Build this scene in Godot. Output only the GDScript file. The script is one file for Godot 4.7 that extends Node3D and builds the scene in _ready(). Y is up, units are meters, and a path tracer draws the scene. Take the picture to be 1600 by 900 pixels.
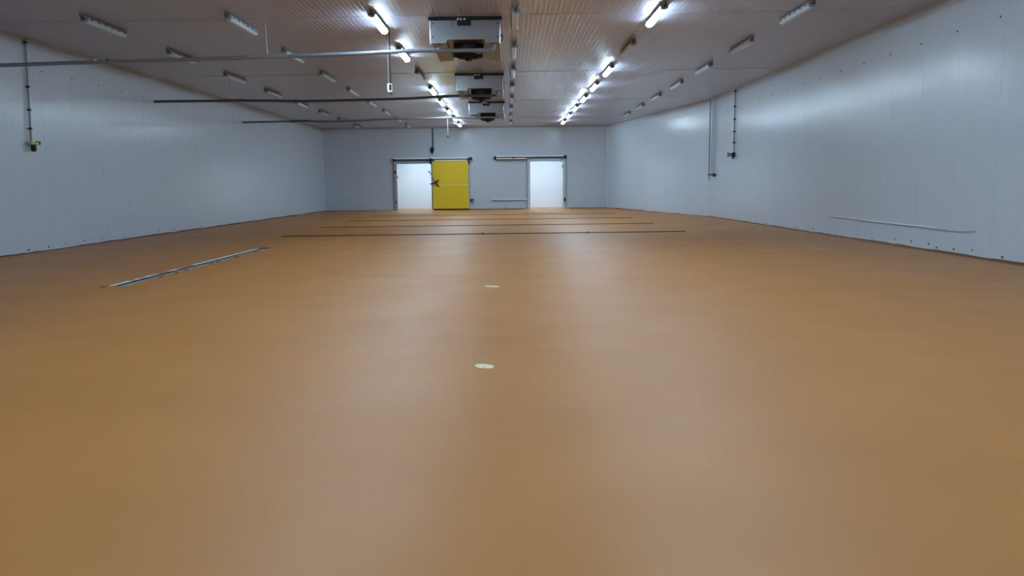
extends Node3D
# An empty insulated cold store: tan resin floor, white panel walls, ribbed panel ceiling.
# Camera at the origin's plumb line looks along -Z; units are metres.

const H := 4.8            # clear height
const XL := -10.85        # inner face of the left wall
const XR := 8.38          # inner face of the right wall
const ZB := -47.5         # inner face of the back wall
const ZF := 9.0           # inner face of the wall behind the camera
const ZBEND := -33.5      # where the right wall turns inwards
const XBR := 5.85         # back right corner
const MOD := 1.31         # wall panel module
const SEAM0 := -13.85     # a seam between wall panels

var M := {}
var used := {}

# ------------------------------------------------------------------ helpers
func new_st() -> SurfaceTool:
	var st := SurfaceTool.new()
	st.begin(Mesh.PRIMITIVE_TRIANGLES)
	return st

func face(st: SurfaceTool, pts: Array, n: Vector3, xf := Transform3D.IDENTITY) -> void:
	var c: Vector3 = (pts[1] - pts[0]).cross(pts[2] - pts[0])
	var flip := c.dot(n) > 0.0
	var wn: Vector3 = (xf.basis * n).normalized()
	for i in range(1, pts.size() - 1):
		var tri := [pts[0], pts[i + 1], pts[i]] if flip else [pts[0], pts[i], pts[i + 1]]
		for p in tri:
			st.set_normal(wn)
			st.set_uv(Vector2(p.x, p.z))
			st.add_vertex(xf * p)

func box(st: SurfaceTool, c: Vector3, s: Vector3, b := 0.0, xf := Transform3D.IDENTITY) -> void:
	var h := s * 0.5
	b = minf(b, 0.45 * minf(s.x, minf(s.y, s.z)))
	var t := xf * Transform3D(Basis.IDENTITY, c)
	for ax in 3:
		var u := (ax + 1) % 3
		var v := (ax + 2) % 3
		for sg in [-1.0, 1.0]:
			var pts := []
			for k in [[-1, -1], [1, -1], [1, 1], [-1, 1]]:
				var p := Vector3.ZERO
				p[ax] = sg * h[ax]
				p[u] = k[0] * (h[u] - b)
				p[v] = k[1] * (h[v] - b)
				pts.append(p)
			var n := Vector3.ZERO
			n[ax] = sg
			face(st, pts, n, t)
	if b <= 0.0:
		return
	for ax in 3:
		var u := (ax + 1) % 3
		var v := (ax + 2) % 3
		for su in [-1.0, 1.0]:
			for sv in [-1.0, 1.0]:
				var pts := []
				for e in [[-1, 0], [1, 0], [1, 1], [-1, 1]]:
					var p := Vector3.ZERO
					p[ax] = e[0] * (h[ax] - b)
					p[u] = su * (h[u] - (b if e[1] == 1 else 0.0))
					p[v] = sv * (h[v] - (b if e[1] == 0 else 0.0))
					pts.append(p)
				var n := Vector3.ZERO
				n[u] = su
				n[v] = sv
				face(st, pts, n.normalized(), t)
	for sx in [-1.0, 1.0]:
		for sy in [-1.0, 1.0]:
			for sz in [-1.0, 1.0]:
				var q := Vector3(sx * h.x, sy * h.y, sz * h.z)
				face(st, [q - Vector3(0, sy * b, sz * b), q - Vector3(sx * b, 0, sz * b), q - Vector3(sx * b, sy * b, 0)], Vector3(sx, sy, sz).normalized(), t)

func prism(st: SurfaceTool, poly: PackedVector2Array, z0: float, z1: float, xf := Transform3D.IDENTITY) -> void:
	# polygon in xy, extruded along z
	var ids := Geometry2D.triangulate_polygon(poly)
	for i in range(0, ids.size(), 3):
		var a := poly[ids[i]]
		var b := poly[ids[i + 1]]
		var c := poly[ids[i + 2]]
		face(st, [Vector3(a.x, a.y, z1), Vector3(b.x, b.y, z1), Vector3(c.x, c.y, z1)], Vector3(0, 0, signf(z1 - z0)), xf)
		face(st, [Vector3(a.x, a.y, z0), Vector3(b.x, b.y, z0), Vector3(c.x, c.y, z0)], Vector3(0, 0, -signf(z1 - z0)), xf)
	var area := 0.0
	for i in poly.size():
		var p := poly[i]
		var q := poly[(i + 1) % poly.size()]
		area += p.x * q.y - q.x * p.y
	for i in poly.size():
		var p := poly[i]
		var q := poly[(i + 1) % poly.size()]
		var d := (q - p).normalized()
		var n := Vector3(d.y, -d.x, 0) * signf(area)
		face(st, [Vector3(p.x, p.y, z0), Vector3(q.x, q.y, z0), Vector3(q.x, q.y, z1), Vector3(p.x, p.y, z1)], n, xf)

func tube(st: SurfaceTool, pts: Array, r: float, seg := 10, xf := Transform3D.IDENTITY) -> void:
	var rings := []
	var up := Vector3.UP
	for i in pts.size():
		var d: Vector3
		if i == 0:
			d = pts[1] - pts[0]
		elif i == pts.size() - 1:
			d = pts[i] - pts[i - 1]
		else:
			d = (pts[i + 1] - pts[i]).normalized() + (pts[i] - pts[i - 1]).normalized()
		d = d.normalized()
		if absf(d.dot(up)) > 0.95:
			up = Vector3.RIGHT if absf(d.x) < 0.7 else Vector3.BACK
		var a := d.cross(up).normalized()
		var b := a.cross(d).normalized()
		up = b
		var ring := []
		for k in seg:
			var t := TAU * k / seg
			var n := a * cos(t) + b * sin(t)
			ring.append([pts[i] + n * r, n])
		rings.append(ring)
	for i in pts.size() - 1:
		for k in seg:
			var k2 := (k + 1) % seg
			var q := [rings[i][k], rings[i + 1][k], rings[i + 1][k2], rings[i][k2]]
			smooth_quad(st, q, xf)
	for e in [0, pts.size() - 1]:
		var ps := []
		for k in seg:
			ps.append(rings[e][k][0])
		var n: Vector3 = (pts[0] - pts[1]) if e == 0 else (pts[e] - pts[e - 1])
		face(st, ps, n.normalized(), xf)

func smooth_quad(st: SurfaceTool, q: Array, xf: Transform3D) -> void:
	var n: Vector3 = q[0][1] + q[1][1] + q[2][1] + q[3][1]
	for t in [[0, 1, 2], [0, 2, 3]]:
		var a: Vector3 = q[t[0]][0]
		var c: Vector3 = (q[t[1]][0] - a).cross(q[t[2]][0] - a)
		if c.length_squared() < 1e-16:
			continue
		var o: Array = t if c.dot(n) < 0.0 else [t[0], t[2], t[1]]
		for k in o:
			st.set_normal((xf.basis * q[k][1]).normalized())
			st.set_uv(Vector2.ZERO)
			st.add_vertex(xf * q[k][0])

func lathe(st: SurfaceTool, prof: Array, seg := 24, xf := Transform3D.IDENTITY) -> void:
	# profile of (radius, height), turned about the y axis; faces look to the right of the way it runs
	for i in prof.size() - 1:
		var a: Vector2 = prof[i]
		var b: Vector2 = prof[i + 1]
		var d := (b - a).normalized()
		var n2 := Vector2(d.y, -d.x)
		for k in seg:
			var t0 := TAU * k / seg
			var t1 := TAU * (k + 1) / seg
			var e0 := Vector3(cos(t0), 0, sin(t0))
			var e1 := Vector3(cos(t1), 0, sin(t1))
			var y := Vector3.UP
			smooth_quad(st, [[e0 * a.x + y * a.y, e0 * n2.x + y * n2.y], [e0 * b.x + y * b.y, e0 * n2.x + y * n2.y], [e1 * b.x + y * b.y, e1 * n2.x + y * n2.y], [e1 * a.x + y * a.y, e1 * n2.x + y * n2.y]], xf)

func ring_path(c: Vector3, r: float, n := 24) -> Array:
	var ps := []
	for k in n + 1:
		var t := TAU * k / n
		ps.append(c + Vector3(cos(t) * r, 0, sin(t) * r))
	return ps

func numbered(called: String) -> String:
	var k: int = used.get(called, 0)
	used[called] = k + 1
	return called if k == 0 else "%s_%03d" % [called, k]

func part(called: String, st: SurfaceTool, m: Material, parent: Node, at := Vector3.ZERO) -> MeshInstance3D:
	var o := MeshInstance3D.new()
	o.name = called
	o.mesh = st.commit()
	o.material_override = m
	o.position = at
	o.cast_shadow = GeometryInstance3D.SHADOW_CASTING_SETTING_ON
	parent.add_child(o, true)
	return o

func piece(called: String, mesh: Mesh, m: Material, parent: Node, xf: Transform3D) -> MeshInstance3D:
	var o := MeshInstance3D.new()
	o.name = called
	o.mesh = mesh
	o.material_override = m
	o.transform = xf
	parent.add_child(o, true)
	return o

func tag(o: Node, label: String, category: String, group := "", kind := "") -> void:
	o.set_meta("label", label)
	o.set_meta("category", category)
	if group != "":
		o.set_meta("group", group)
	if kind != "":
		o.set_meta("kind", kind)

func thing(called: String, label: String, category: String, at := Vector3.ZERO, group := "", kind := "") -> Node3D:
	var o := Node3D.new()
	o.name = numbered(called)
	add_child(o)
	o.position = at
	tag(o, label, category, group, kind)
	return o

func copy_of(src: Node3D, called: String, label: String, at: Vector3) -> Node3D:
	var o: Node3D = src.duplicate()
	o.name = numbered(called)
	add_child(o)
	o.position = at
	o.set_meta("label", label)
	return o

# ------------------------------------------------------------------ materials
func mat(c: Color, rough := 0.5, metal := 0.0) -> StandardMaterial3D:
	var m := StandardMaterial3D.new()
	m.albedo_color = c
	m.roughness = rough
	m.metallic = metal
	return m

func noise_tex(sd: int, freq: float, lo: Color, hi: Color, size := 512, stretch := 1.0) -> NoiseTexture2D:
	var n := FastNoiseLite.new()
	n.seed = sd
	n.noise_type = FastNoiseLite.TYPE_SIMPLEX_SMOOTH
	n.frequency = freq
	n.fractal_octaves = 4
	var g := Gradient.new()
	g.set_color(0, lo)
	g.set_color(1, hi)
	var t := NoiseTexture2D.new()
	t.width = int(size * stretch)
	t.height = size
	t.seamless = true
	t.noise = n
	t.color_ramp = g
	return t

func make_materials() -> void:
	# resin floor: tan with a faint mottle, satin gloss
	var fl := mat(Color(0.77, 0.52, 0.245), 0.51)
	fl.metallic_specular = 0.5
	fl.albedo_texture = noise_tex(3, 0.006, Color(0.955, 0.95, 0.94), Color(1, 1, 1))
	fl.roughness_texture = noise_tex(5, 0.012, Color(0.85, 0.85, 0.85), Color(1, 1, 1))
	fl.uv1_triplanar = true
	fl.uv1_world_triplanar = true
	fl.uv1_scale = Vector3(0.13, 0.13, 0.13)
	M.floor = fl
	# white coated steel panels
	var wl := mat(Color(0.79, 0.835, 0.88), 0.23)
	wl.albedo_texture = noise_tex(11, 0.01, Color(0.985, 0.985, 0.985), Color(1, 1, 1))
	wl.uv1_triplanar = true
	wl.uv1_world_triplanar = true
	wl.uv1_scale = Vector3(0.3, 0.3, 0.3)
	M.wall = wl
	var ce := mat(Color(0.64, 0.635, 0.70), 0.27)
	ce.anisotropy_enabled = true
	ce.anisotropy = 0.92
	ce.metallic_specular = 0.8
	M.ceiling = ce
	M.joint = mat(Color(0.60, 0.60, 0.66), 0.3)
	M.slab = mat(Color(0.6, 0.6, 0.6), 0.8)
	M.trim = mat(Color(0.66, 0.66, 0.67), 0.4)
	M.resin_edge = mat(Color(0.36, 0.24, 0.13), 0.55)
	M.spot = mat(Color(0.22, 0.33, 0.45), 0.6)
	M.rivet = mat(Color(0.30, 0.32, 0.35), 0.4, 0.6)
	M.frame = mat(Color(0.66, 0.69, 0.72), 0.4, 0.2)
	M.rail = mat(Color(0.80, 0.83, 0.86), 0.35, 0.1)
	M.black = mat(Color(0.045, 0.048, 0.055), 0.5)
	M.dark = mat(Color(0.13, 0.135, 0.15), 0.5)
	M.yellow = mat(Color(0.95, 0.825, 0.17), 0.38)
	M.yellow_seam = mat(Color(0.92, 0.88, 0.55), 0.45)
	M.white = mat(Color(0.9, 0.92, 0.93), 0.4)
	var st := mat(Color(0.70, 0.72, 0.74), 0.3, 0.92)
	st.roughness_texture = noise_tex(17, 0.02, Color(0.93, 0.93, 0.93), Color(1, 1, 1), 256)
	st.uv1_triplanar = true
	st.uv1_scale = Vector3(1.2, 1.2, 1.2)
	M.steel = st
	M.pan = mat(Color(0.36, 0.355, 0.36), 0.34, 0.45)
	M.pvc = mat(Color(0.52, 0.54, 0.57), 0.35)
	M.pvc_dark = mat(Color(0.30, 0.31, 0.33), 0.4)
	M.pvc_mid = mat(Color(0.42, 0.43, 0.45), 0.4)
	M.rod = mat(Color(0.62, 0.63, 0.65), 0.4, 0.5)
	M.conduit = mat(Color(0.58, 0.61, 0.64), 0.45)
	M.cream = mat(Color(0.80, 0.74, 0.53), 0.5)
	M.patch = mat(Color(0.93, 0.90, 0.76), 0.55)
	M.flange = mat(Color(0.95, 0.94, 0.90), 0.5)
	M.flange_steel = mat(Color(0.62, 0.66, 0.68), 0.35, 0.4)
	M.slot = mat(Color(0.23, 0.19, 0.155), 0.55)
	M.rust = mat(Color(0.33, 0.16, 0.08), 0.7)
	M.seal = mat(Color(0.93, 0.95, 0.96), 0.35)
	# lamp plastics
	M.tray = mat(Color(0.60, 0.62, 0.64), 0.45)
	M.clip = mat(Color(0.36, 0.37, 0.39), 0.4)
	M.tube = mat(Color(0.95, 0.96, 0.97), 0.3)
	var lens := mat(Color(0.86, 0.94, 1.0, 0.7), 0.10)
	lens.transparency = BaseMaterial3D.TRANSPARENCY_ALPHA
	M.lens = lens
	var glow := mat(Color(0.95, 0.96, 1.0), 0.4)
	glow.emission_enabled = true
	glow.emission = LAMP_COLOR
	glow.emission_energy_multiplier = LENS_GLOW
	M.glow = glow

# ------------------------------------------------------------------ lighting numbers
const LAMP_COLOR := Color(0.795, 0.912, 1.0)
const LENS_GLOW := 46.0
const LAMP_ENERGY := 0.6
const EXPOSURE := 1.72

func lamp_light(parent: Node3D, at: Vector3, size: Vector2, energy: float) -> void:
	var l := AreaLight3D.new()
	l.name = "lamp_light"
	l.area_size = size
	l.light_color = LAMP_COLOR
	l.light_energy = energy
	l.shadow_enabled = true
	l.area_range = 80.0
	l.area_attenuation = 2.0
	parent.add_child(l)
	l.position = at
	l.rotation = Vector3(-PI / 2, 0, 0)

# ------------------------------------------------------------------ ready
func _ready() -> void:
	var cam := Camera3D.new()
	cam.name = "camera"
	add_child(cam)
	cam.position = Vector3(0, 1.394, 0)
	cam.rotation_degrees = Vector3(-7.305, -0.200, -0.690)
	cam.fov = 39.6
	cam.near = 0.05
	cam.far = 200.0
	cam.current = true
	var env := Environment.new()
	env.background_mode = Environment.BG_COLOR
	env.background_color = Color(0.02, 0.02, 0.022)
	env.tonemap_mode = Environment.TONE_MAPPER_LINEAR
	env.tonemap_exposure = EXPOSURE
	env.sdfgi_enabled = true
	env.ssao_enabled = true
	env.ssil_enabled = true
	var we := WorldEnvironment.new()
	we.name = "environment"
	we.environment = env
	add_child(we)

	make_materials()
	build_floor()
	build_ceiling()
	build_walls()
	build_corridor()
	build_doors()
	build_lamps()
	build_coolers()
	build_drain_pipes()
	build_floor_drains()
	build_side_trench()
	build_wall_services()
	build_pendants()
	build_small_floor_things()

# ------------------------------------------------------------------ the shell
const SLOT_Z := [-23.3, -28.36, -33.35, -38.62]
const SLOT_W := 0.16
const SLOT_X0 := -6.6
const SLOT_X1 := 5.15
const TR_X0 := -5.79
const TR_X1 := -5.705
const TR_Z0 := -18.6
const TR_Z1 := -11.65

func build_floor() -> void:
	var root := thing("floor", "tan satin resin floor running through the whole empty hall", "floor", Vector3.ZERO, "", "structure")
	var holes := []      # x0, x1, z0, z1, depth
	for z in SLOT_Z:
		holes.append([SLOT_X0, SLOT_X1, z - SLOT_W / 2, z + SLOT_W / 2, 0.12])
	holes.append([TR_X0, TR_X1, TR_Z0, TR_Z1, 0.08])
	var xs := [XL - 0.1, SLOT_X0, TR_X0, TR_X1, SLOT_X1, XR + 0.1]
	var zs := [ZB - 4.2, ZF + 0.1]
	for h in holes:
		zs.append(h[2])
		zs.append(h[3])
	zs.sort()
	xs.sort()
	var st := new_st()
	for i in xs.size() - 1:
		for j in zs.size() - 1:
			var cx: float = (xs[i] + xs[i + 1]) / 2
			var cz: float = (zs[j] + zs[j + 1]) / 2
			var d := 0.0
			for h in holes:
				if cx > h[0] and cx < h[1] and cz > h[2] and cz < h[3]:
					d = h[4]
			face(st, [Vector3(xs[i], -d, zs[j]), Vector3(xs[i + 1], -d, zs[j]), Vector3(xs[i + 1], -d, zs[j + 1]), Vector3(xs[i], -d, zs[j + 1])], Vector3.UP)
	for h in holes:
		var a := Vector3(h[0], 0, h[2])
		var b := Vector3(h[1], 0, h[2])
		var c := Vector3(h[1], 0, h[3])
		var e := Vector3(h[0], 0, h[3])
		var dn := Vector3(0, -h[4], 0)
		face(st, [a, b, b + dn, a + dn], Vector3(0, 0, 1))
		face(st, [e, c, c + dn, e + dn], Vector3(0, 0, -1))
		face(st, [a, e, e + dn, a + dn], Vector3(1, 0, 0))
		face(st, [b, c, c + dn, b + dn], Vector3(-1, 0, 0))
	part("floor_coating", st, M.floor, root)
	st = new_st()
	box(st, Vector3((XL + XR) / 2, -0.25, (ZB + ZF) / 2 - 2), Vector3(XR - XL + 1, 0.2, ZF - ZB + 6))
	part("ground_slab", st, M.slab, root)

func build_ceiling() -> void:
	var root := thing("ceiling", "glossy white ribbed panel ceiling above the hall", "ceiling", Vector3.ZERO, "", "structure")
	var pw := 1.202
	var n := 16
	var pl := 8.15
	# one panel: shallow ribs along its length
	var ribs := 11
	var prof := []
	var edge := 0.006
	prof.append([0.0, 0.003])
	prof.append([edge, 0.0])
	for k in ribs:
		var a: float = edge + (pw - 2 * edge) * (k + 1) / (ribs + 1)
		prof.append([a - 0.008, 0.0])
		prof.append([a - 0.005, -0.0022])
		prof.append([a + 0.005, -0.0022])
		prof.append([a + 0.008, 0.0])
	prof.append([pw - edge, 0.0])
	prof.append([pw, 0.003])
	var mesh := panel_mesh(prof, pl)
	# the joints lean a little: far on the left, near on the right
	for i in n:
		var x0 := XL + i * pw
		for j in range(-2, 6):
			var z0: float = -16.72 + 0.02 * (x0 + 2.0) - j * 8.13
			piece("ceiling_panel", mesh, M.ceiling, root, Transform3D(Basis.IDENTITY, Vector3(x0, H, z0)))
	# pressed cover strip over each cross joint
	for j in range(-2, 6):
		var sx := new_st()
		prism(sx, PackedVector2Array([Vector2(-0.03, 0.004), Vector2(-0.027, -0.003), Vector2(-0.02, -0.006), Vector2(0.02, -0.006), Vector2(0.027, -0.003), Vector2(0.03, 0.004)]), 0.0, XR - XL)
		var o := part("joint_strip", sx, M.joint, root)
		var dir := Vector3(1, 0, 0.02).normalized()
		o.transform = Transform3D(Basis(dir.cross(Vector3.UP).normalized() * -1.0, Vector3.UP, dir), Vector3(XL, H, -16.72 + 0.02 * (XL + 2.0) - j * 8.13))
	var st := new_st()
	box(st, Vector3((XL + XR) / 2, H + 0.12, (ZB + ZF) / 2 - 0.05), Vector3(XR - XL + 0.6, 0.2, ZF - ZB + 0.5))
	part("roof_slab", st, M.slab, root)

func panel_mesh(prof: Array, length: float) -> ArrayMesh:
	# strip with the given profile (x, height above the ceiling plane), running from z = 0 to -length, seen from below
	var st := new_st()
	var e := 0.006
	for i in prof.size() - 1:
		var p: Array = prof[i]
		var q: Array = prof[i + 1]
		var d := Vector2(q[0] - p[0], q[1] - p[1]).normalized()
		var fn := Vector3(d.y, -d.x, 0)
		var pn := fn
		var qn := fn
		var vs := [[Vector3(p[0], p[1], -e), pn], [Vector3(q[0], q[1], -e), qn], [Vector3(q[0], q[1], -length + e), qn], [Vector3(p[0], p[1], -length + e), pn]]
		uv_quad(st, vs)
		# bevelled ends
		var up := 0.010
		var near := [[Vector3(p[0], up, 0), Vector3(0, -0.7, 0.7)], [Vector3(q[0], up, 0), Vector3(0, -0.7, 0.7)], [Vector3(q[0], q[1], -e), Vector3(0, -0.7, 0.7)], [Vector3(p[0], p[1], -e), Vector3(0, -0.7, 0.7)]]
		uv_quad(st, near)
		var far := [[Vector3(p[0], up, -length), Vector3(0, -0.7, -0.7)], [Vector3(q[0], up, -length), Vector3(0, -0.7, -0.7)], [Vector3(q[0], q[1], -length + e), Vector3(0, -0.7, -0.7)], [Vector3(p[0], p[1], -length + e), Vector3(0, -0.7, -0.7)]]
		uv_quad(st, far)
	return st.commit()

func uv_quad(st: SurfaceTool, q: Array) -> void:
	var n: Vector3 = q[0][1] + q[1][1] + q[2][1] + q[3][1]
	for t in [[0, 1, 2], [0, 2, 3]]:
		var a: Vector3 = q[t[0]][0]
		var c: Vector3 = (q[t[1]][0] - a).cross(q[t[2]][0] - a)
		if c.length_squared() < 1e-18:
			continue
		var o: Array = t if c.dot(n) < 0.0 else [t[0], t[2], t[1]]
		for k in o:
			st.set_normal(q[k][1].normalized())
			st.set_uv(Vector2(q[k][0].x, q[k][0].z))
			st.add_vertex(q[k][0])

func wall_panel_mesh(w: float, y0: float, y1: float) -> ArrayMesh:
	# x from 0 to w, inner face at z = 0 looking to +z, body behind it; faint stiffening ribs and bevelled edges
	var st := new_st()
	wall_rect(st, 0, w, y0, y1)
	return st.commit()

func wall_rect(st: SurfaceTool, x0: float, x1: float, y0: float, y1: float) -> void:
	var b := 0.005
	var t := 0.1
	var pts := [Vector2(x0, 0)]
	var w := x1 - x0
	var ribs := maxi(1, int(round(w / 0.109)))
	var prof := [Vector2(x0, -b)]
	for k in ribs:
		var a := x0 + b + (w - 2 * b) * k / ribs
		var c := x0 + b + (w - 2 * b) * (k + 1) / ribs
		prof.append(Vector2(a, 0))
		if k < ribs - 1:
			prof.append(Vector2(c - 0.012, 0))
			prof.append(Vector2(c - 0.006, -0.0009))
	prof.append(Vector2(x1 - b, 0))
	prof.append(Vector2(x1, -b))
	for i in prof.size() - 1:
		var p: Vector2 = prof[i]
		var q: Vector2 = prof[i + 1]
		var d := (q - p).normalized()
		face(st, [Vector3(p.x, y0, p.y), Vector3(q.x, y0, q.y), Vector3(q.x, y1, q.y), Vector3(p.x, y1, p.y)], Vector3(-d.y, 0, d.x))
	face(st, [Vector3(x0, y0, -t), Vector3(x1, y0, -t), Vector3(x1, y1, -t), Vector3(x0, y1, -t)], Vector3(0, 0, -1))
	for sx in [[x0, -1.0], [x1, 1.0]]:
		face(st, [Vector3(sx[0], y0, -b), Vector3(sx[0], y0, -t), Vector3(sx[0], y1, -t), Vector3(sx[0], y1, -b)], Vector3(sx[1], 0, 0))
	for sy in [[y0, -1.0], [y1, 1.0]]:
		face(st, [Vector3(x0, sy[0], 0), Vector3(x1, sy[0], 0), Vector3(x1, sy[0], -t), Vector3(x0, sy[0], -t)], Vector3(0, sy[1], 0))

const DOOR1 := [-6.50, -4.42, 2.72]
const DOOR2 := [1.30, 3.24, 2.77]

func wall_run(root: Node3D, from: Vector3, to: Vector3, first: float) -> Transform3D:
	# panels from one floor point to another; the inside lies to the left of the way
	var d := to - from
	var length := d.length()
	var ux := d / length
	var b := Basis(ux, Vector3.UP, ux.cross(Vector3.UP))
	var xf := Transform3D(b, from)
	var mesh := wall_panel_mesh(MOD, -0.05, H + 0.02)
	var x := 0.0
	if first > 0.01:
		piece("wall_panel", wall_panel_mesh(first, -0.05, H + 0.02), M.wall, root, xf)
		x = first
	while x < length - 0.02:
		var w := minf(MOD, length - x)
		var m: Mesh = mesh if w > MOD - 0.001 else wall_panel_mesh(w, -0.05, H + 0.02)
		piece("wall_panel", m, M.wall, root, xf * Transform3D(Basis.IDENTITY, Vector3(x, 0, 0)))
		x += MOD
	return xf

func ragged_strip(seed_: int, length: float, gaps := []) -> SurfaceTool:
	# resin turned up the foot of a wall, with an uneven top edge; along +x, front to +z
	var rng := RandomNumberGenerator.new()
	rng.seed = seed_
	var st := new_st()
	var n := int(length / 0.22)
	var hs := []
	var ds := []
	var h := 0.03
	for i in n + 1:
		h = clampf(h + rng.randf_range(-0.012, 0.012), 0.016, 0.048)
		hs.append(h)
		ds.append(rng.randf_range(0.014, 0.028))
	for i in n:
		var x0 := length * i / n
		var x1 := length * (i + 1) / n
		var skip := false
		for g in gaps:
			if x1 > g[0] and x0 < g[1]:
				skip = true
		if skip:
			continue
		var a := Vector3(x0, 0.001, ds[i])
		var b := Vector3(x1, 0.001, ds[i + 1])
		var c := Vector3(x1, hs[i + 1], 0.003)
		var e := Vector3(x0, hs[i], 0.003)
		face(st, [a, b, c, e], Vector3(0, 0.5, 1).normalized())
		face(st, [e, c, Vector3(x1, hs[i + 1], -0.01), Vector3(x0, hs[i], -0.01)], Vector3.UP)
	return st

func cove(st: SurfaceTool, from: Vector3, to: Vector3) -> void:
	# angle trim between a wall and the ceiling
	var d := to - from
	var length := d.length()
	var ux := d / length
	var b := Basis(ux.cross(Vector3.UP), Vector3.UP, -ux)   # x: into the hall, z: backwards along the way
	var xf := Transform3D(b, from)
	var w := 0.055
	prism(st, PackedVector2Array([Vector2(-0.01, H + 0.005), Vector2(-0.01, H - w), Vector2(0.006, H - w), Vector2(w - 0.012, H - 0.012), Vector2(w, H - 0.008), Vector2(w, H + 0.005)]), 0, -length, xf)

func spots_and_rivets(root: Node3D, xf: Transform3D, spots: Array, rivets: Array, seed_: int) -> void:
	var rng := RandomNumberGenerator.new()
	rng.seed = seed_
	for s in spots:
		var st := new_st()
		var poly := PackedVector2Array()
		var r := rng.randf_range(0.014, 0.028)
		for k in 8:
			var t := TAU * k / 8
			poly.append(Vector2(cos(t) * 1.5, sin(t)) * r * rng.randf_range(0.7, 1.15))
		prism(st, poly, -0.001, 0.0025)
		var o := part("paint_spot", st, M.spot, root)
		o.transform = xf * Transform3D(Basis.IDENTITY, Vector3(s.x, s.y, 0))
	if rivets.is_empty():
		return
	var rs := new_st()
	lathe(rs, [Vector2(0.019, -0.002), Vector2(0.019, 0.006), Vector2(0.012, 0.012), Vector2(0.0, 0.014)], 12, Transform3D(Basis(Vector3.RIGHT, PI / 2), Vector3.ZERO))
	var mesh := rs.commit()
	for s in rivets:
		piece("rivet", mesh, M.rivet, root, xf * Transform3D(Basis.IDENTITY, Vector3(s.x, s.y, 0)))

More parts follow.
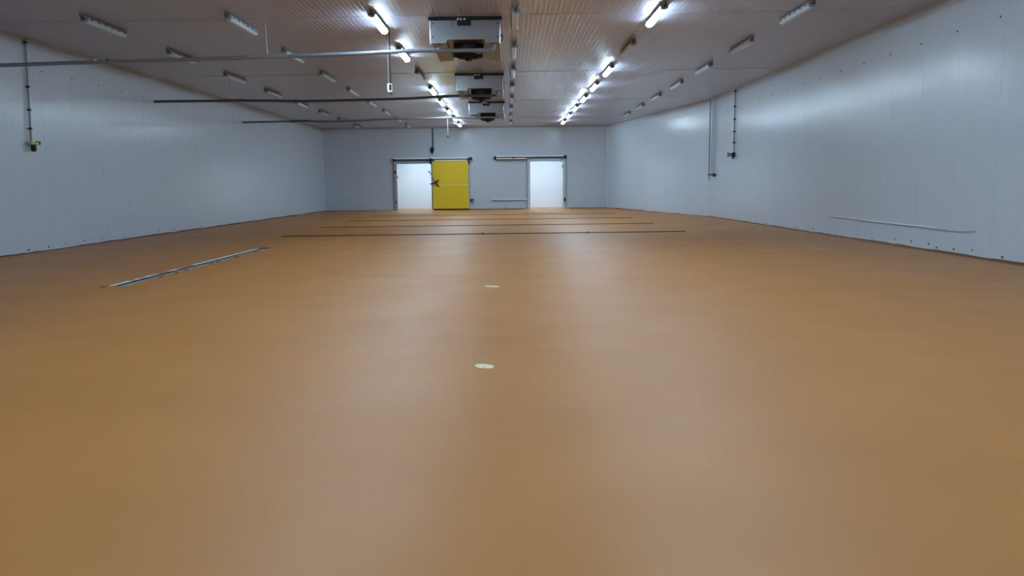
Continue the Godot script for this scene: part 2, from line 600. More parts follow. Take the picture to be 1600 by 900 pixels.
func build_walls() -> void:
	# left wall: runs from the back to the front, inside to +x
	var wl := thing("wall_left", "long white panel wall on the left side of the hall", "wall", Vector3.ZERO, "", "structure")
	var seam: float = ZB + fposmod(SEAM0 - ZB, MOD) - ZB
	var xf := wall_run(wl, Vector3(XL, 0, ZF), Vector3(XL, 0, ZB), fposmod(ZF - SEAM0, MOD))
	var sp := []
	for z in [-18.1, -18.9, -19.6, -20.5, -21.4, -22.1, -22.6, -23.2, -24.2, -24.9, -26.0, -28.3, -31.0]:
		sp.append(Vector2(ZF - z, 0.10 + 0.03 * sin(z * 7.0)))
	var rv := []
	for k in 14:
		rv.append(Vector2(ZF - (SEAM0 - 0.12 - MOD * (k + 4)), 4.16))
	spots_and_rivets(wl, xf, sp, rv, 21)
	# right wall
	var wr := thing("wall_right", "long white panel wall on the right side of the hall", "wall", Vector3.ZERO, "", "structure")
	xf = wall_run(wr, Vector3(XR, 0, ZBEND), Vector3(XR, 0, ZF), 0.0)
	sp = []
	for z in [-13.5, -14.4, -15.0, -15.6, -15.9, -16.6, -17.3, -18.4, -19.2, -20.4, -22.0, -23.3, -26.0, -29.0]:
		sp.append(Vector2(z - ZBEND, 0.11 + 0.03 * sin(z * 9.0)))
	rv = []
	for k in 14:
		rv.append(Vector2(SEAM0 - 0.13 - MOD * k - ZBEND, 4.13))
	spots_and_rivets(wr, xf, sp, rv, 22)
	# the far part of the right wall turns inwards
	var wa := thing("wall_angled", "far stretch of the right wall turning inwards to the back corner", "wall", Vector3.ZERO, "", "structure")
	xf = wall_run(wa, Vector3(XBR, 0, ZB), Vector3(XR, 0, ZBEND), 0.0)
	rv = []
	for k in 8:
		rv.append(Vector2(13.4 - MOD * k, 4.13))
	spots_and_rivets(wa, xf, [Vector2(6.0, 0.1), Vector2(8.1, 0.1), Vector2(9.6, 0.12), Vector2(12.5, 0.1)], rv, 23)
	# back wall with two doorways
	var wb := thing("wall_back", "white panel wall at the far end with two doorways", "wall", Vector3.ZERO, "", "structure")
	var x := XL
	while x < XBR - 0.01:
		var x1 := minf(x + MOD, XBR)
		var st := new_st()
		var cuts := [[x, x1, 0.0]]
		for d in [DOOR1, DOOR2]:
			var next := []
			for c in cuts:
				if c[2] > 0.0 or d[1] <= c[0] or d[0] >= c[1]:
					next.append(c)
					continue
				if d[0] > c[0] + 0.01:
					next.append([c[0], d[0], 0.0])
				next.append([maxf(c[0], d[0]), minf(c[1], d[1]), d[2]])
				if d[1] < c[1] - 0.01:
					next.append([d[1], c[1], 0.0])
			cuts = next
		for c in cuts:
			wall_rect(st, c[0], c[1], c[2] if c[2] > 0.0 else -0.05, H + 0.02)
		part("wall_panel", st, M.wall, wb, Vector3(0, 0, ZB))
		x += MOD
	spots_and_rivets(wb, Transform3D(Basis.IDENTITY, Vector3(0, 0, ZB)), [Vector2(-9.4, 0.1), Vector2(-8.0, 0.12), Vector2(-0.9, 0.09), Vector2(-0.2, 0.1)], [], 24)
	# wall behind the camera
	var wf := thing("wall_front", "white panel wall closing the hall behind the viewer", "wall", Vector3.ZERO, "", "structure")
	var st2 := new_st()
	box(st2, Vector3((XL + XR) / 2, H / 2, ZF + 0.05), Vector3(XR - XL + 0.3, H + 0.1, 0.1))
	part("wall_panel", st2, M.wall, wf)
	# turned up resin at the foot of the walls
	var runs := [["left", Vector3(XL, 0, ZF), Vector3(XL, 0, ZB), []], ["right", Vector3(XR, 0, ZBEND), Vector3(XR, 0, ZF), []], ["angled", Vector3(XBR, 0, ZB), Vector3(XR, 0, ZBEND), []],
		["back", Vector3(XL, 0, ZB), Vector3(XBR, 0, ZB), [[-6.72 - XL, -4.2 - XL], [1.1 - XL, 3.45 - XL]]]]
	var sd := 31
	for r in runs:
		var d: Vector3 = r[2] - r[1]
		var ux := d.normalized()
		var o := part("baseboard_" + r[0], ragged_strip(sd, d.length(), r[3]), M.resin_edge, self)
		o.transform = Transform3D(Basis(ux, Vector3.UP, ux.cross(Vector3.UP)), r[1])
		tag(o, "uneven dark resin edge along the foot of the %s wall" % r[0], "baseboard", "", "structure")
		sd += 1
	var k := 1
	for r in runs:
		var st3 := new_st()
		cove(st3, r[1], r[2])
		var o := part("trim_%d" % k, st3, M.trim, self)
		tag(o, "angle trim where the %s wall meets the ceiling" % r[0], "trim", "", "structure")
		k += 1
	# corner strips
	for c in [["left", Vector3(XL, 0, ZB), Vector3(1, 0, 1)], ["right", Vector3(XBR, 0, ZB), Vector3(-1, 0, 0.8)]]:
		var st4 := new_st()
		var dir: Vector3 = c[2].normalized()
		var side := dir.cross(Vector3.UP)
		prism(st4, PackedVector2Array([Vector2(-0.05, 0), Vector2(0.05, 0), Vector2(0.0, 0.05)]), 0.02, H - 0.06, Transform3D(Basis(side, dir, Vector3.UP), c[1] - dir * 0.012))
		var o := part("trim_%d" % k, st4, M.white, self)
		tag(o, "white upright corner strip at the back %s corner" % c[0], "trim", "", "structure")
		k += 1

func build_corridor() -> void:
	# the bright lobby that shows through both doorways
	var x0 := XL + 1.5
	var x1 := XBR - 0.2
	var zb := ZB - 3.3
	var hh := 3.3
	var w := thing("wall_corridor", "bright white wall of the lobby seen through the doorways", "wall", Vector3.ZERO, "", "structure")
	var st := new_st()
	box(st, Vector3((x0 + x1) / 2, hh / 2 - 0.03, zb - 0.05), Vector3(x1 - x0 + 0.2, hh + 0.1, 0.1))
	part("back_panel", st, M.white, w)
	for x in [x0, x1]:
		st = new_st()
		box(st, Vector3(x + signf(x) * 0.05, hh / 2 - 0.03, (zb + ZB - 0.1) / 2), Vector3(0.1, hh + 0.1, ZB - 0.1 - zb))
		part("side_panel", st, M.white, w)
	var c := thing("ceiling_corridor", "white ceiling of the lobby behind the doorways", "ceiling", Vector3.ZERO, "", "structure")
	st = new_st()
	box(st, Vector3((x0 + x1) / 2, hh + 0.05, (zb + ZB - 0.1) / 2), Vector3(x1 - x0 + 0.2, 0.1, ZB - 0.1 - zb + 0.1))
	part("ceiling_panel", st, M.white, c)
	for i in 3:
		var lx: float = [-5.5, -1.6, 2.3][i]
		var t := thing("lobby_light", "lit lobby batten above the %s" % ["open left doorway", "wall between the doorways", "right doorway"][i], "ceiling light", Vector3(lx, hh, ZB - 1.0), "lit battens in the lobby")
		var s2 := new_st()
		box(s2, Vector3(0, -0.02, 0), Vector3(1.5, 0.04, 0.14), 0.006)
		part("housing", s2, M.tray, t)
		s2 = new_st()
		box(s2, Vector3(0, -0.07, 0), Vector3(1.46, 0.06, 0.12), 0.02)
		part("diffuser", s2, M.glow, t)
		lamp_light(t, Vector3(0, -0.106, 0), Vector2(1.4, 0.12), LAMP_ENERGY * 3.2)

func build_doors() -> void:
	# door_1: open doorway on the left, yellow leaf slid to the right of it
	var d1 := thing("door_1", "sliding cold room door with a yellow leaf pushed clear of the left doorway", "door", Vector3(0, 0, ZB), "", "structure")
	door_frame(d1, DOOR1, 0.19, 0.10, true)
	top_rail(d1, -6.69, -2.10, 2.965, -4.30, -2.40)
	# leaf
	var lx0 := -4.40
	var lx1 := -2.31
	var st := new_st()
	box(st, Vector3((lx0 + lx1) / 2, 2.15, 0.16), Vector3(lx1 - lx0, 1.36, 0.09), 0.012)
	box(st, Vector3((lx0 + lx1) / 2, 0.755, 0.16), Vector3(lx1 - lx0, 1.36, 0.09), 0.012)
	var leaf := part("leaf", st, M.yellow, d1)
	st = new_st()
	box(st, Vector3((lx0 + lx1) / 2 + 0.15, 1.4525, 0.163), Vector3(lx1 - lx0 - 0.36, 0.05, 0.09), 0.004)
	part("seam_strip", st, M.yellow_seam, leaf)
	st = new_st()
	for x in [lx0 - 0.015, lx1 + 0.015]:
		box(st, Vector3(x, 1.44, 0.155), Vector3(0.045, 2.80, 0.10), 0.006)
	box(st, Vector3((lx0 + lx1) / 2, 2.84, 0.155), Vector3(lx1 - lx0 + 0.06, 0.045, 0.10), 0.006)
	part("edge_profile", st, M.frame, leaf)
	st = new_st()
	box(st, Vector3(lx0 - 0.055, 1.44, 0.13), Vector3(0.05, 2.78, 0.08), 0.015)
	box(st, Vector3((lx0 + lx1) / 2, 0.045, 0.15), Vector3(lx1 - lx0 + 0.06, 0.06, 0.08), 0.015)
	part("gasket", st, M.black, leaf)
	# lever and curved pull handle
	st = new_st()
	tube(st, [Vector3(-4.60, 2.27, 0.27), Vector3(-4.50, 2.10, 0.27), Vector3(-4.24, 1.66, 0.26)], 0.022)
	part("lever_bar", st, M.pvc, leaf)
	st = new_st()
	tube(st, [Vector3(-4.24, 1.68, 0.262), Vector3(-4.05, 1.36, 0.262)], 0.036)
	tube(st, [Vector3(-4.64, 2.30, 0.27), Vector3(-4.53, 2.19, 0.27)], 0.03)
	box(st, Vector3(-4.24, 1.66, 0.23), Vector3(0.09, 0.09, 0.07), 0.01)
	part("lever_grip", st, M.dark, leaf)
	st = new_st()
	var cv := []
	for k in 13:
		var t := k / 12.0
		cv.append(Vector3(-4.54 + 0.50 * t, 1.535 + 0.02 * t + 0.20 * t * t, 0.27 + 0.04 * sin(PI * t)))
	tube(st, cv, 0.042)
	for p in [cv[1], cv[11]]:
		tube(st, [p, Vector3(p.x, p.y, 0.19)], 0.02, 8)
	part("pull_handle", st, M.black, leaf)
	# hangers on the rail
	for x in [-4.50, -2.27]:
		st = new_st()
		box(st, Vector3(x, 2.86, 0.21), Vector3(0.10, 0.36, 0.02), 0.004)
		box(st, Vector3(x + 0.06, 2.955, 0.20), Vector3(0.26, 0.13, 0.03), 0.006)
		tube(st, [Vector3(x, 2.98, 0.10), Vector3(x, 2.98, 0.23)], 0.055, 14)
		part("hanger", st, M.black, d1)
	st = new_st()
	box(st, Vector3(-2.16, 2.985, 0.19), Vector3(0.14, 0.17, 0.12), 0.01)
	box(st, Vector3(-6.64, 2.94, 0.18), Vector3(0.10, 0.16, 0.10), 0.01)
	part("end_stop", st, M.black, d1)
	# floor guide roller at the right edge of the leaf
	st = new_st()
	box(st, Vector3(-2.15, 0.60, 0.10), Vector3(0.22, 0.06, 0.20), 0.006)
	tube(st, [Vector3(-2.14, 0.46, 0.20), Vector3(-2.14, 0.64, 0.20)], 0.035)
	part("guide_roller", st, M.dark, d1)
	st = new_st()
	box(st, Vector3(-6.60, 2.24, 0.115), Vector3(0.09, 0.14, 0.05), 0.01)
	part("latch", st, M.black, d1)
	st = new_st()
	box(st, Vector3(-6.59, 0.50, 0.115), Vector3(0.06, 0.12, 0.05), 0.01)
	part("latch", st, M.dark, d1)
	st = new_st()
	box(st, Vector3(-6.47, 1.95, 0.03), Vector3(0.05, 0.10, 0.05), 0.01)
	part("latch", st, M.dark, d1)

	# door_2: right doorway, rail and lower guide reach to its left
	var d2 := thing("door_2", "right doorway with white frame, overhead sliding rail and no leaf showing", "door", Vector3(0, 0, ZB), "", "structure")
	door_frame(d2, DOOR2, 0.17, 0.08, false)
	top_rail(d2, -0.79, 3.43, 3.025, -0.66, 1.10)
	st = new_st()
	box(st, Vector3(0.20, 2.892, 0.10), Vector3(1.86, 0.03, 0.18), 0.006)
	part("cover_strip", st, M.dark, d2)
	st = new_st()
	box(st, Vector3(0.07, 0.565, 0.055), Vector3(2.1, 0.06, 0.07), 0.008)
	part("guide_rail", st, M.seal, d2)
	st = new_st()
	box(st, Vector3(0.07, 0.525, 0.05), Vector3(2.1, 0.02, 0.06), 0.004)
	part("guide_channel", st, M.dark, d2)
	for e in [[-0.74, 3.0, 0.14, 0.20], [3.36, 3.02, 0.18, 0.18]]:
		st = new_st()
		box(st, Vector3(e[0], e[1], 0.19), Vector3(e[2], e[3], 0.11), 0.012)
		part("end_stop", st, M.black, d2)
	st = new_st()
	box(st, Vector3(0.35, 3.0, 0.20), Vector3(0.20, 0.07, 0.04), 0.008)
	part("rail_roller", st, M.black, d2)
	st = new_st()
	box(st, Vector3(3.33, 0.53, 0.115), Vector3(0.09, 0.24, 0.06), 0.012)
	part("latch", st, M.black, d2)
	st = new_st()
	box(st, Vector3(3.22, 2.46, 0.05), Vector3(0.05, 0.14, 0.06), 0.01)
	part("strike_plate", st, M.dark, d2)
	st = new_st()
	tube(st, [Vector3(3.10, 2.95, 0.20), Vector3(3.10, 2.74, 0.20)], 0.012)
	part("stop_pin", st, M.dark, d2)

func door_frame(root: Node3D, d: Array, w: float, proud: float, grey: bool) -> void:
	var m: Material = M.frame if grey else M.wall
	for s in [-1, 1]:
		var x: float = d[0] - w / 2 if s < 0 else d[1] + w / 2
		var st := new_st()
		box(st, Vector3(x, d[2] / 2, proud / 2 - 0.06), Vector3(w, d[2], proud + 0.12), 0.008)
		part("jamb", st, m, root)
		st = new_st()
		box(st, Vector3(x + s * (w / 2 + 0.012), d[2] / 2 + 0.06, 0.02), Vector3(0.024, d[2] + 0.12, 0.04), 0.004)
		part("jamb_gasket", st, M.dark, root)
	var st2 := new_st()
	box(st2, Vector3((d[0] + d[1]) / 2, d[2] + 0.07, proud / 2 - 0.06), Vector3(d[1] - d[0] + 2 * w, 0.14, proud + 0.12), 0.008)
	part("head", st2, m, root)
	# lining of the opening
	st2 = new_st()
	box(st2, Vector3(d[0] - 0.005, d[2] / 2, -0.07), Vector3(0.03, d[2], 0.14))
	box(st2, Vector3(d[1] + 0.005, d[2] / 2, -0.07), Vector3(0.03, d[2], 0.14))
	part("reveal", st2, M.white, root)

func top_rail(root: Node3D, x0: float, x1: float, y: float, a0: float, a1: float) -> void:
	var st := new_st()
	box(st, Vector3((x0 + x1) / 2, y + 0.055, 0.12), Vector3(x1 - x0, 0.09, 0.20), 0.012)
	part("top_rail", st, M.seal, root)
	st = new_st()
	box(st, Vector3((x0 + x1) / 2, y - 0.015, 0.13), Vector3(x1 - x0, 0.05, 0.18), 0.006)
	part("rail_track", st, M.dark, root)
	st = new_st()
	box(st, Vector3((a0 + a1) / 2, y - 0.075, 0.12), Vector3(a1 - a0, 0.07, 0.18), 0.006)
	part("rail_apron", st, M.seal, root)

# ------------------------------------------------------------------ batten lights
const LAMP_LEN := 1.66

func make_lamp(lit: bool) -> Node3D:
	var t := Node3D.new()
	var st := new_st()
	# housing: shallow tray, profile across x, run along z
	prism(st, PackedVector2Array([Vector2(-0.055, -0.012), Vector2(-0.078, -0.05), Vector2(-0.082, -0.062), Vector2(0.082, -0.062), Vector2(0.078, -0.05), Vector2(0.055, -0.012)]), -LAMP_LEN / 2, LAMP_LEN / 2)
	for z in [-0.5, 0.5]:
		box(st, Vector3(0, -0.006, z), Vector3(0.06, 0.016, 0.05))
	part("housing", st, M.tray, t)
	st = new_st()
	var e := 0.03
	prism(st, PackedVector2Array([Vector2(-0.076, -0.063), Vector2(-0.070, -0.10), Vector2(-0.048, -0.128), Vector2(-0.02, -0.136), Vector2(0.02, -0.136), Vector2(0.048, -0.128), Vector2(0.070, -0.10), Vector2(0.076, -0.063)]), -LAMP_LEN / 2 + e, LAMP_LEN / 2 - e)
	part("diffuser", st, M.glow if lit else M.lens, t)
	if not lit:
		for s in [-1, 1]:
			st = new_st()
			tube(st, [Vector3(s * 0.034, -0.092, -0.76), Vector3(s * 0.034, -0.092, 0.76)], 0.014, 8)
			part("tube", st, M.tube, t)
	for s in [-1, 1]:
		for k in 6:
			st = new_st()
			box(st, Vector3(s * 0.084, -0.066, -0.70 + 0.28 * k), Vector3(0.010, 0.046, 0.045), 0.003)
			part("clip", st, M.clip, t)
	for s in [-1, 1]:
		st = new_st()
		prism(st, PackedVector2Array([Vector2(-0.074, -0.05), Vector2(-0.066, -0.102), Vector2(-0.044, -0.122), Vector2(0.044, -0.122), Vector2(0.066, -0.102), Vector2(0.074, -0.05)]), s * (LAMP_LEN / 2 - e), s * (LAMP_LEN / 2 + 0.006))
		part("end_cap", st, M.tray, t)
	st = new_st()
	tube(st, [Vector3(0, -0.06, LAMP_LEN / 2), Vector3(0, -0.06, LAMP_LEN / 2 + 0.07)], 0.022)
	tube(st, [Vector3(0, -0.06, LAMP_LEN / 2 + 0.06), Vector3(0, -0.055, LAMP_LEN / 2 + 0.12), Vector3(0, -0.02, LAMP_LEN / 2 + 0.15), Vector3(0, 0.0, LAMP_LEN / 2 + 0.15)], 0.011, 8)
	part("cable_gland", st, M.dark, t)
	if lit:
		lamp_light(t, Vector3(0, -0.141, 0), Vector2(0.13, 1.56), LAMP_ENERGY)
	return t

func build_lamps() -> void:
	var on := make_lamp(true)
	var off := make_lamp(false)
	var ord := ["nearest", "second nearest", "third nearest", "fourth nearest", "fifth nearest", "sixth nearest", "seventh nearest", "eighth nearest"]
	# x, first z, spacing, how many in view, which are dark, where
	var rows := [
		[-8.27, -17.1, 3.97, 8, "all", "row by the left wall"],
		[-5.44, -17.05, 3.97, 8, "all", "second row from the left wall"],
		[-2.62, -17.0, 3.93, 8, [2], "row just left of the coolers"],
		[0.19, -16.8, 3.80, 8, "all", "row just right of the coolers"],
		[3.02, -16.6, 3.85, 8, [1], "bright row between coolers and right wall"],
		[5.80, -16.5, 3.82, 7, "all", "row by the right wall"]]
	for r in rows:
		for k in r[3]:
			var dark: bool = typeof(r[4]) == TYPE_STRING or r[4].has(k)
			var t: Node3D = (off if dark else on).duplicate()
			t.name = numbered("batten_light")
			add_child(t)
			t.position = Vector3(r[0], H, r[1] - r[2] * k)
			if dark and typeof(r[4]) == TYPE_ARRAY:
				tag(t, "the only unlit batten light in the %s" % r[5], "ceiling light", "battens in the " + r[5])
			else:
				tag(t, "%s %s batten light, %s in the %s" % ["unlit" if dark else "glowing", "clear" if dark else "white", ord[k], r[5]], "ceiling light", "battens in the " + r[5])
	# the lit rows go on over the viewer's head
	for r in [rows[2], rows[4]]:
		for k in range(1, 5):
			var t: Node3D = on.duplicate()
			t.name = numbered("batten_light")
			add_child(t)
			t.position = Vector3(r[0], H, r[1] + r[2] * k)
			tag(t, "glowing batten above the viewer, %s in the %s" % [["foremost", "second", "third", "fourth", "hindmost"][k - 1], "left lit row" if r[0] < 0.0 else "right lit row"], "ceiling light", "battens in the " + r[5])
	on.free()
	off.free()

# ------------------------------------------------------------------ unit coolers
func build_coolers() -> void:
	var x := -0.83
	var t := thing("unit_cooler", "nearest steel unit cooler on the ceiling, largest of the three", "cooler", Vector3(x, H, -16.8), "steel unit coolers along the ceiling")
	var st := new_st()
	# steel front with the notch over the fan
	var fy0 := -0.515
	var fp := PackedVector2Array([Vector2(-0.69, -0.07), Vector2(-0.69, fy0), Vector2(-0.39, fy0), Vector2(-0.37, -0.445), Vector2(0.39, -0.445), Vector2(0.41, fy0), Vector2(0.69, fy0), Vector2(0.69, -0.07)])
	prism(st, fp, -0.03, 0.0)
	part("front_panel", st, M.steel, t)
	st = new_st()
	prism(st, fp, -2.38, -2.35)
	part("rear_panel", st, M.steel, t)
	for s in [-1, 1]:
		st = new_st()
		box(st, Vector3(s * 0.705, -0.30, -0.02), Vector3(0.03, 0.47, 0.06), 0.006)
		box(st, Vector3(s * 0.705, -0.30, -2.35), Vector3(0.03, 0.47, 0.06), 0.006)
		box(st, Vector3(s * 0.705, -0.50, -1.19), Vector3(0.03, 0.05, 2.3), 0.006)
		box(st, Vector3(s * 0.705, -0.09, -1.19), Vector3(0.03, 0.05, 2.3), 0.006)
		part("side_frame", st, M.steel, t)
		st = new_st()
		for k in 74:
			box(st, Vector3(s * 0.67, -0.29, -0.08 - 0.031 * k), Vector3(0.05, 0.38, 0.006))
		box(st, Vector3(s * 0.63, -0.29, -1.19), Vector3(0.03, 0.40, 2.28))
		part("coil_fins", st, M.dark, t)
		st = new_st()
		box(st, Vector3(s * 0.545, -0.505, -1.19), Vector3(0.29, 0.03, 2.31), 0.006)
		part("drip_tray", st, M.pan, t)
		st = new_st()
		box(st, Vector3(s * 0.395, -0.475, -1.19), Vector3(0.012, 0.07, 2.31))
		part("tray_side", st, M.pan, t)
	st = new_st()
	box(st, Vector3(0.01, -0.435, -1.19), Vector3(0.78, 0.015, 2.31))
	part("fan_plate", st, M.pan, t)
	st = new_st()
	box(st, Vector3(0, -0.075, -1.19), Vector3(1.36, 0.01, 2.33))
	part("top_plate", st, M.steel, t)
	for z in [0.0, -2.3]:
		st = new_st()
		box(st, Vector3(0.0, -0.035, z), Vector3(1.50, 0.07, 0.06), 0.006)
		part("mounting_rail", st, M.black, t)
	# terminal box with two white glands
	st = new_st()
	box(st, Vector3(-0.02, -0.125, 0.03), Vector3(0.28, 0.10, 0.07), 0.008)
	var tb := part("terminal_box", st, M.black, t)
	st = new_st()
	for gx in [-0.14, -0.08, -0.01]:
		tube(st, [Vector3(gx, -0.08, 0.035), Vector3(gx, -0.035, 0.035)], 0.02, 8)
	part("gland", st, M.white, tb)
	st = new_st()
	tube(st, [Vector3(-0.27, -0.07, 0.008), Vector3(-0.27, -0.22, 0.008)], 0.005, 6)
	part("cable", st, M.dark, t)
	for bx in [-0.66, 0.66]:
		for by in [-0.13, -0.40]:
			st = new_st()
			tube(st, [Vector3(bx, by, -0.005), Vector3(bx, by, 0.014)], 0.016, 6)
			part("bolt", st, M.dark, t)
	# fan under the plate
	var fc := Vector3(0.03, 0, -0.72)
	var xf := Transform3D(Basis.IDENTITY, fc)
	st = new_st()
	lathe(st, [Vector2(0.315, -0.66), Vector2(0.325, -0.44)], 32, xf)
	lathe(st, [Vector2(0.305, -0.44), Vector2(0.295, -0.66), Vector2(0.315, -0.66)], 32, xf)
	var fan := part("fan_shroud", st, M.black, t)
	st = new_st()
	for k in 5:
		var bx := Transform3D(Basis(Vector3.UP, TAU * k / 5), fc + Vector3(0, -0.57, 0)) * Transform3D(Basis(Vector3.RIGHT, 0.5), Vector3.ZERO)
		box(st, Vector3(0.175, 0, 0), Vector3(0.22, 0.008, 0.15), 0.003, bx)
	lathe(st, [Vector2(0.0, -0.575), Vector2(0.085, -0.57), Vector2(0.085, -0.45)], 20, xf)
	part("fan_blade", st, M.dark, fan)
	st = new_st()
	for r in [0.10, 0.14, 0.18, 0.22, 0.26, 0.30]:
		var dy: float = -0.67 - 0.06 * (1.0 - pow(r / 0.31, 2.0))
		tube(st, ring_path(fc + Vector3(0, dy, 0), r, 28), 0.0045, 5)
	for k in 8:
		var a := TAU * (k + 0.5) / 8
		var ps := []
		for r in [0.32, 0.30, 0.24, 0.16, 0.05]:
			ps.append(fc + Vector3(cos(a) * r, (-0.645 if r > 0.31 else -0.674 - 0.06 * (1.0 - pow(r / 0.31, 2.0))), sin(a) * r))
		tube(st, ps, 0.007, 5)
	part("fan_guard", st, M.black, fan)
	st = new_st()
	lathe(st, [Vector2(0.0, -0.775), Vector2(0.06, -0.77), Vector2(0.075, -0.745), Vector2(0.075, -0.64)], 20, xf)
	part("fan_motor", st, M.black, fan)
	# refrigerant valve on the right flank
	st = new_st()
	tube(st, [Vector3(0.70, -0.36, -0.10), Vector3(0.755, -0.36, -0.10)], 0.035)
	tube(st, [Vector3(0.745, -0.36, -0.10), Vector3(0.745, -0.44, -0.10), Vector3(0.72, -0.48, -0.14)], 0.014, 8)
	part("valve", st, M.dark, t)
	for k in 4:
		st = new_st()
		tube(st, [Vector3([-0.66, 0.66][k % 2], -0.03, [-0.3, -1.6][k >> 1]), Vector3([-0.66, 0.66][k % 2], -0.001, [-0.3, -1.6][k >> 1])], 0.012, 6)
		part("hanger_bolt", st, M.rod, t)
	copy_of(t, "unit_cooler", "middle steel unit cooler, between the nearest and farthest ones", Vector3(x, H, -25.05))
	copy_of(t, "unit_cooler", "farthest steel unit cooler, smallest in view with a shining front", Vector3(x, H, -33.3))

func curve_through(pts: Array) -> Array:
	var c := Curve3D.new()
	for i in pts.size():
		var d := Vector3.ZERO
		if i > 0 and i < pts.size() - 1:
			d = (pts[i + 1] - pts[i - 1]) * 0.16
		c.add_point(pts[i], -d, d)
	c.bake_interval = 0.25
	return Array(c.get_baked_points())

func build_drain_pipes() -> void:
	# each runs from a cooler's drip trays to the left wall, hung from the ceiling
	var specs := [
		["nearest grey drain pipe from the nearest cooler across to the left wall", M.pvc, -16.95, 0.040, [[-1.37, 4.165], [-1.97, 4.16], [-3.4, 4.11], [-4.91, 4.075], [-7.19, 4.03], [-9.0, 4.0], [XL, 3.955]], [-4.91], [-0.56, -1.97]],
		["middle dark drain pipe from the second cooler to the left wall", M.pvc_dark, -25.2, 0.040, [[-1.37, 4.15], [-1.9, 4.14], [-3.0, 4.09], [-5.0, 4.055], [-6.3, 4.05], [-7.6, 4.075], [-8.48, 4.085], [XL, 4.085]], [-8.48], [-0.56, -1.9]],
		["farthest drain pipe from the third cooler to the left wall", M.pvc_mid, -33.45, 0.040, [[-1.37, 4.175], [-2.6, 4.17], [-5.06, 4.145], [-6.4, 4.085], [-7.6, 4.085], [-8.5, 4.11], [XL, 4.09]], [-8.5], [-0.56, -2.6]]]
	for s in specs:
		var z: float = s[2]
		var t := thing("drain_pipe", s[0], "pipe", Vector3(0, 0, z), "drain pipes slung under the ceiling")
		var ps := []
		for p in s[4]:
			ps.append(Vector3(p[0], p[1], 0))
		var st := new_st()
		var y0: float = ps[0].y
		tube(st, [Vector3(-0.27, y0 - 0.003, 0)] + curve_through(ps), s[3], 12)
		part("pipe", st, s[1], t)
		st = new_st()
		tube(st, [Vector3(-0.33, y0, 0), Vector3(-0.285, y0 + 0.004, 0), Vector3(-0.265, y0 + 0.022, 0), Vector3(-0.26, y0 + 0.06, 0), Vector3(-0.26, 4.278, 0)], s[3] * 1.12, 12)
		part("elbow", st, M.pvc, t)
		st = new_st()
		tube(st, [Vector3(-1.375, y0, 0), Vector3(-1.375, 4.278, 0)], s[3] * 1.05, 12)
		tube(st, [Vector3(-1.46, y0, 0), Vector3(-1.29, y0, 0)], s[3] * 1.15, 12)
		part("tee", st, M.pvc, t)
		var yc: float = 0.0
		for i in ps.size():
			if absf(ps[i].x - s[6][1]) < 0.01:
				yc = ps[i].y
		st = new_st()
		tube(st, [Vector3(s[6][1] - 0.07, yc, 0), Vector3(s[6][1] + 0.07, yc + 0.002, 0)], s[3] * 1.2, 12)
		part("coupling", st, s[1], t)
		for hx in s[5]:
			var hy := 0.0
			for p in ps:
				if absf(p.x - hx) < 0.01:
					hy = p.y
			st = new_st()
			tube(st, [Vector3(hx, hy + 0.03, 0), Vector3(hx - 0.03, H + 0.004, 0)], 0.009, 8)
			part("hanger_rod", st, M.rod, t)
			st = new_st()
			tube(st, [Vector3(hx - 0.42, hy + (0.008 if s[5][0] > -6 else 0.0), 0), Vector3(hx, hy + 0.003, 0), Vector3(hx + 0.42, hy + 0.008, 0)], s[3] * 1.14, 12)
			part("sleeve", st, M.pvc_dark if z < -20.0 else M.conduit, t)
		if z > -20.0:
			for cx in [[-8.45, M.white], [-8.20, M.black]]:
				st = new_st()
				box(st, Vector3(cx[0], 4.045, 0.0), Vector3(0.04, 0.06, 0.05), 0.01)
				part("clip", st, cx[1], t)

# ------------------------------------------------------------------ floor drains
func build_floor_drains() -> void:
	var names := ["nearest and widest dark slot drain line across the far floor", "second nearest dark slot drain line across the far floor", "third dark slot drain line, between the second and the last", "last thin slot drain line, nearest to the back doors"]
	for i in 4:
		var z: float = SLOT_Z[i]
		var t := thing("slot_drain", names[i], "floor drain", Vector3(0, 0, z), "slot drains across the floor")
		for s in [-1, 1]:
			var st := new_st()
			box(st, Vector3((SLOT_X0 + SLOT_X1) / 2, [0.016, 0.014, 0.012, 0.010][i] - 0.026, s * (SLOT_W / 2 - 0.012)), Vector3(SLOT_X1 - SLOT_X0, 0.052, 0.022), 0.003)
			part("edge_rail", st, M.slot, t)
		var st2 := new_st()
		box(st2, Vector3((SLOT_X0 + SLOT_X1) / 2, -0.115, 0), Vector3(SLOT_X1 - SLOT_X0, 0.008, SLOT_W - 0.01))
		part("channel_bed", st2, M.dark, t)
		for x in [SLOT_X0 + 0.02, SLOT_X1 - 0.02]:
			st2 = new_st()
			box(st2, Vector3(x, [0.018, 0.016, 0.014, 0.012][i] - 0.03, 0), Vector3(0.05, 0.06, SLOT_W), 0.004)
			part("end_plate", st2, M.dark, t)
		if i == 0:
			for x in [-0.75, 2.3]:
				st2 = new_st()
				box(st2, Vector3(x, 0.02, SLOT_W / 2), Vector3(0.07, 0.04, 0.05), 0.01)
				part("joint_lug", st2, M.dark, t)

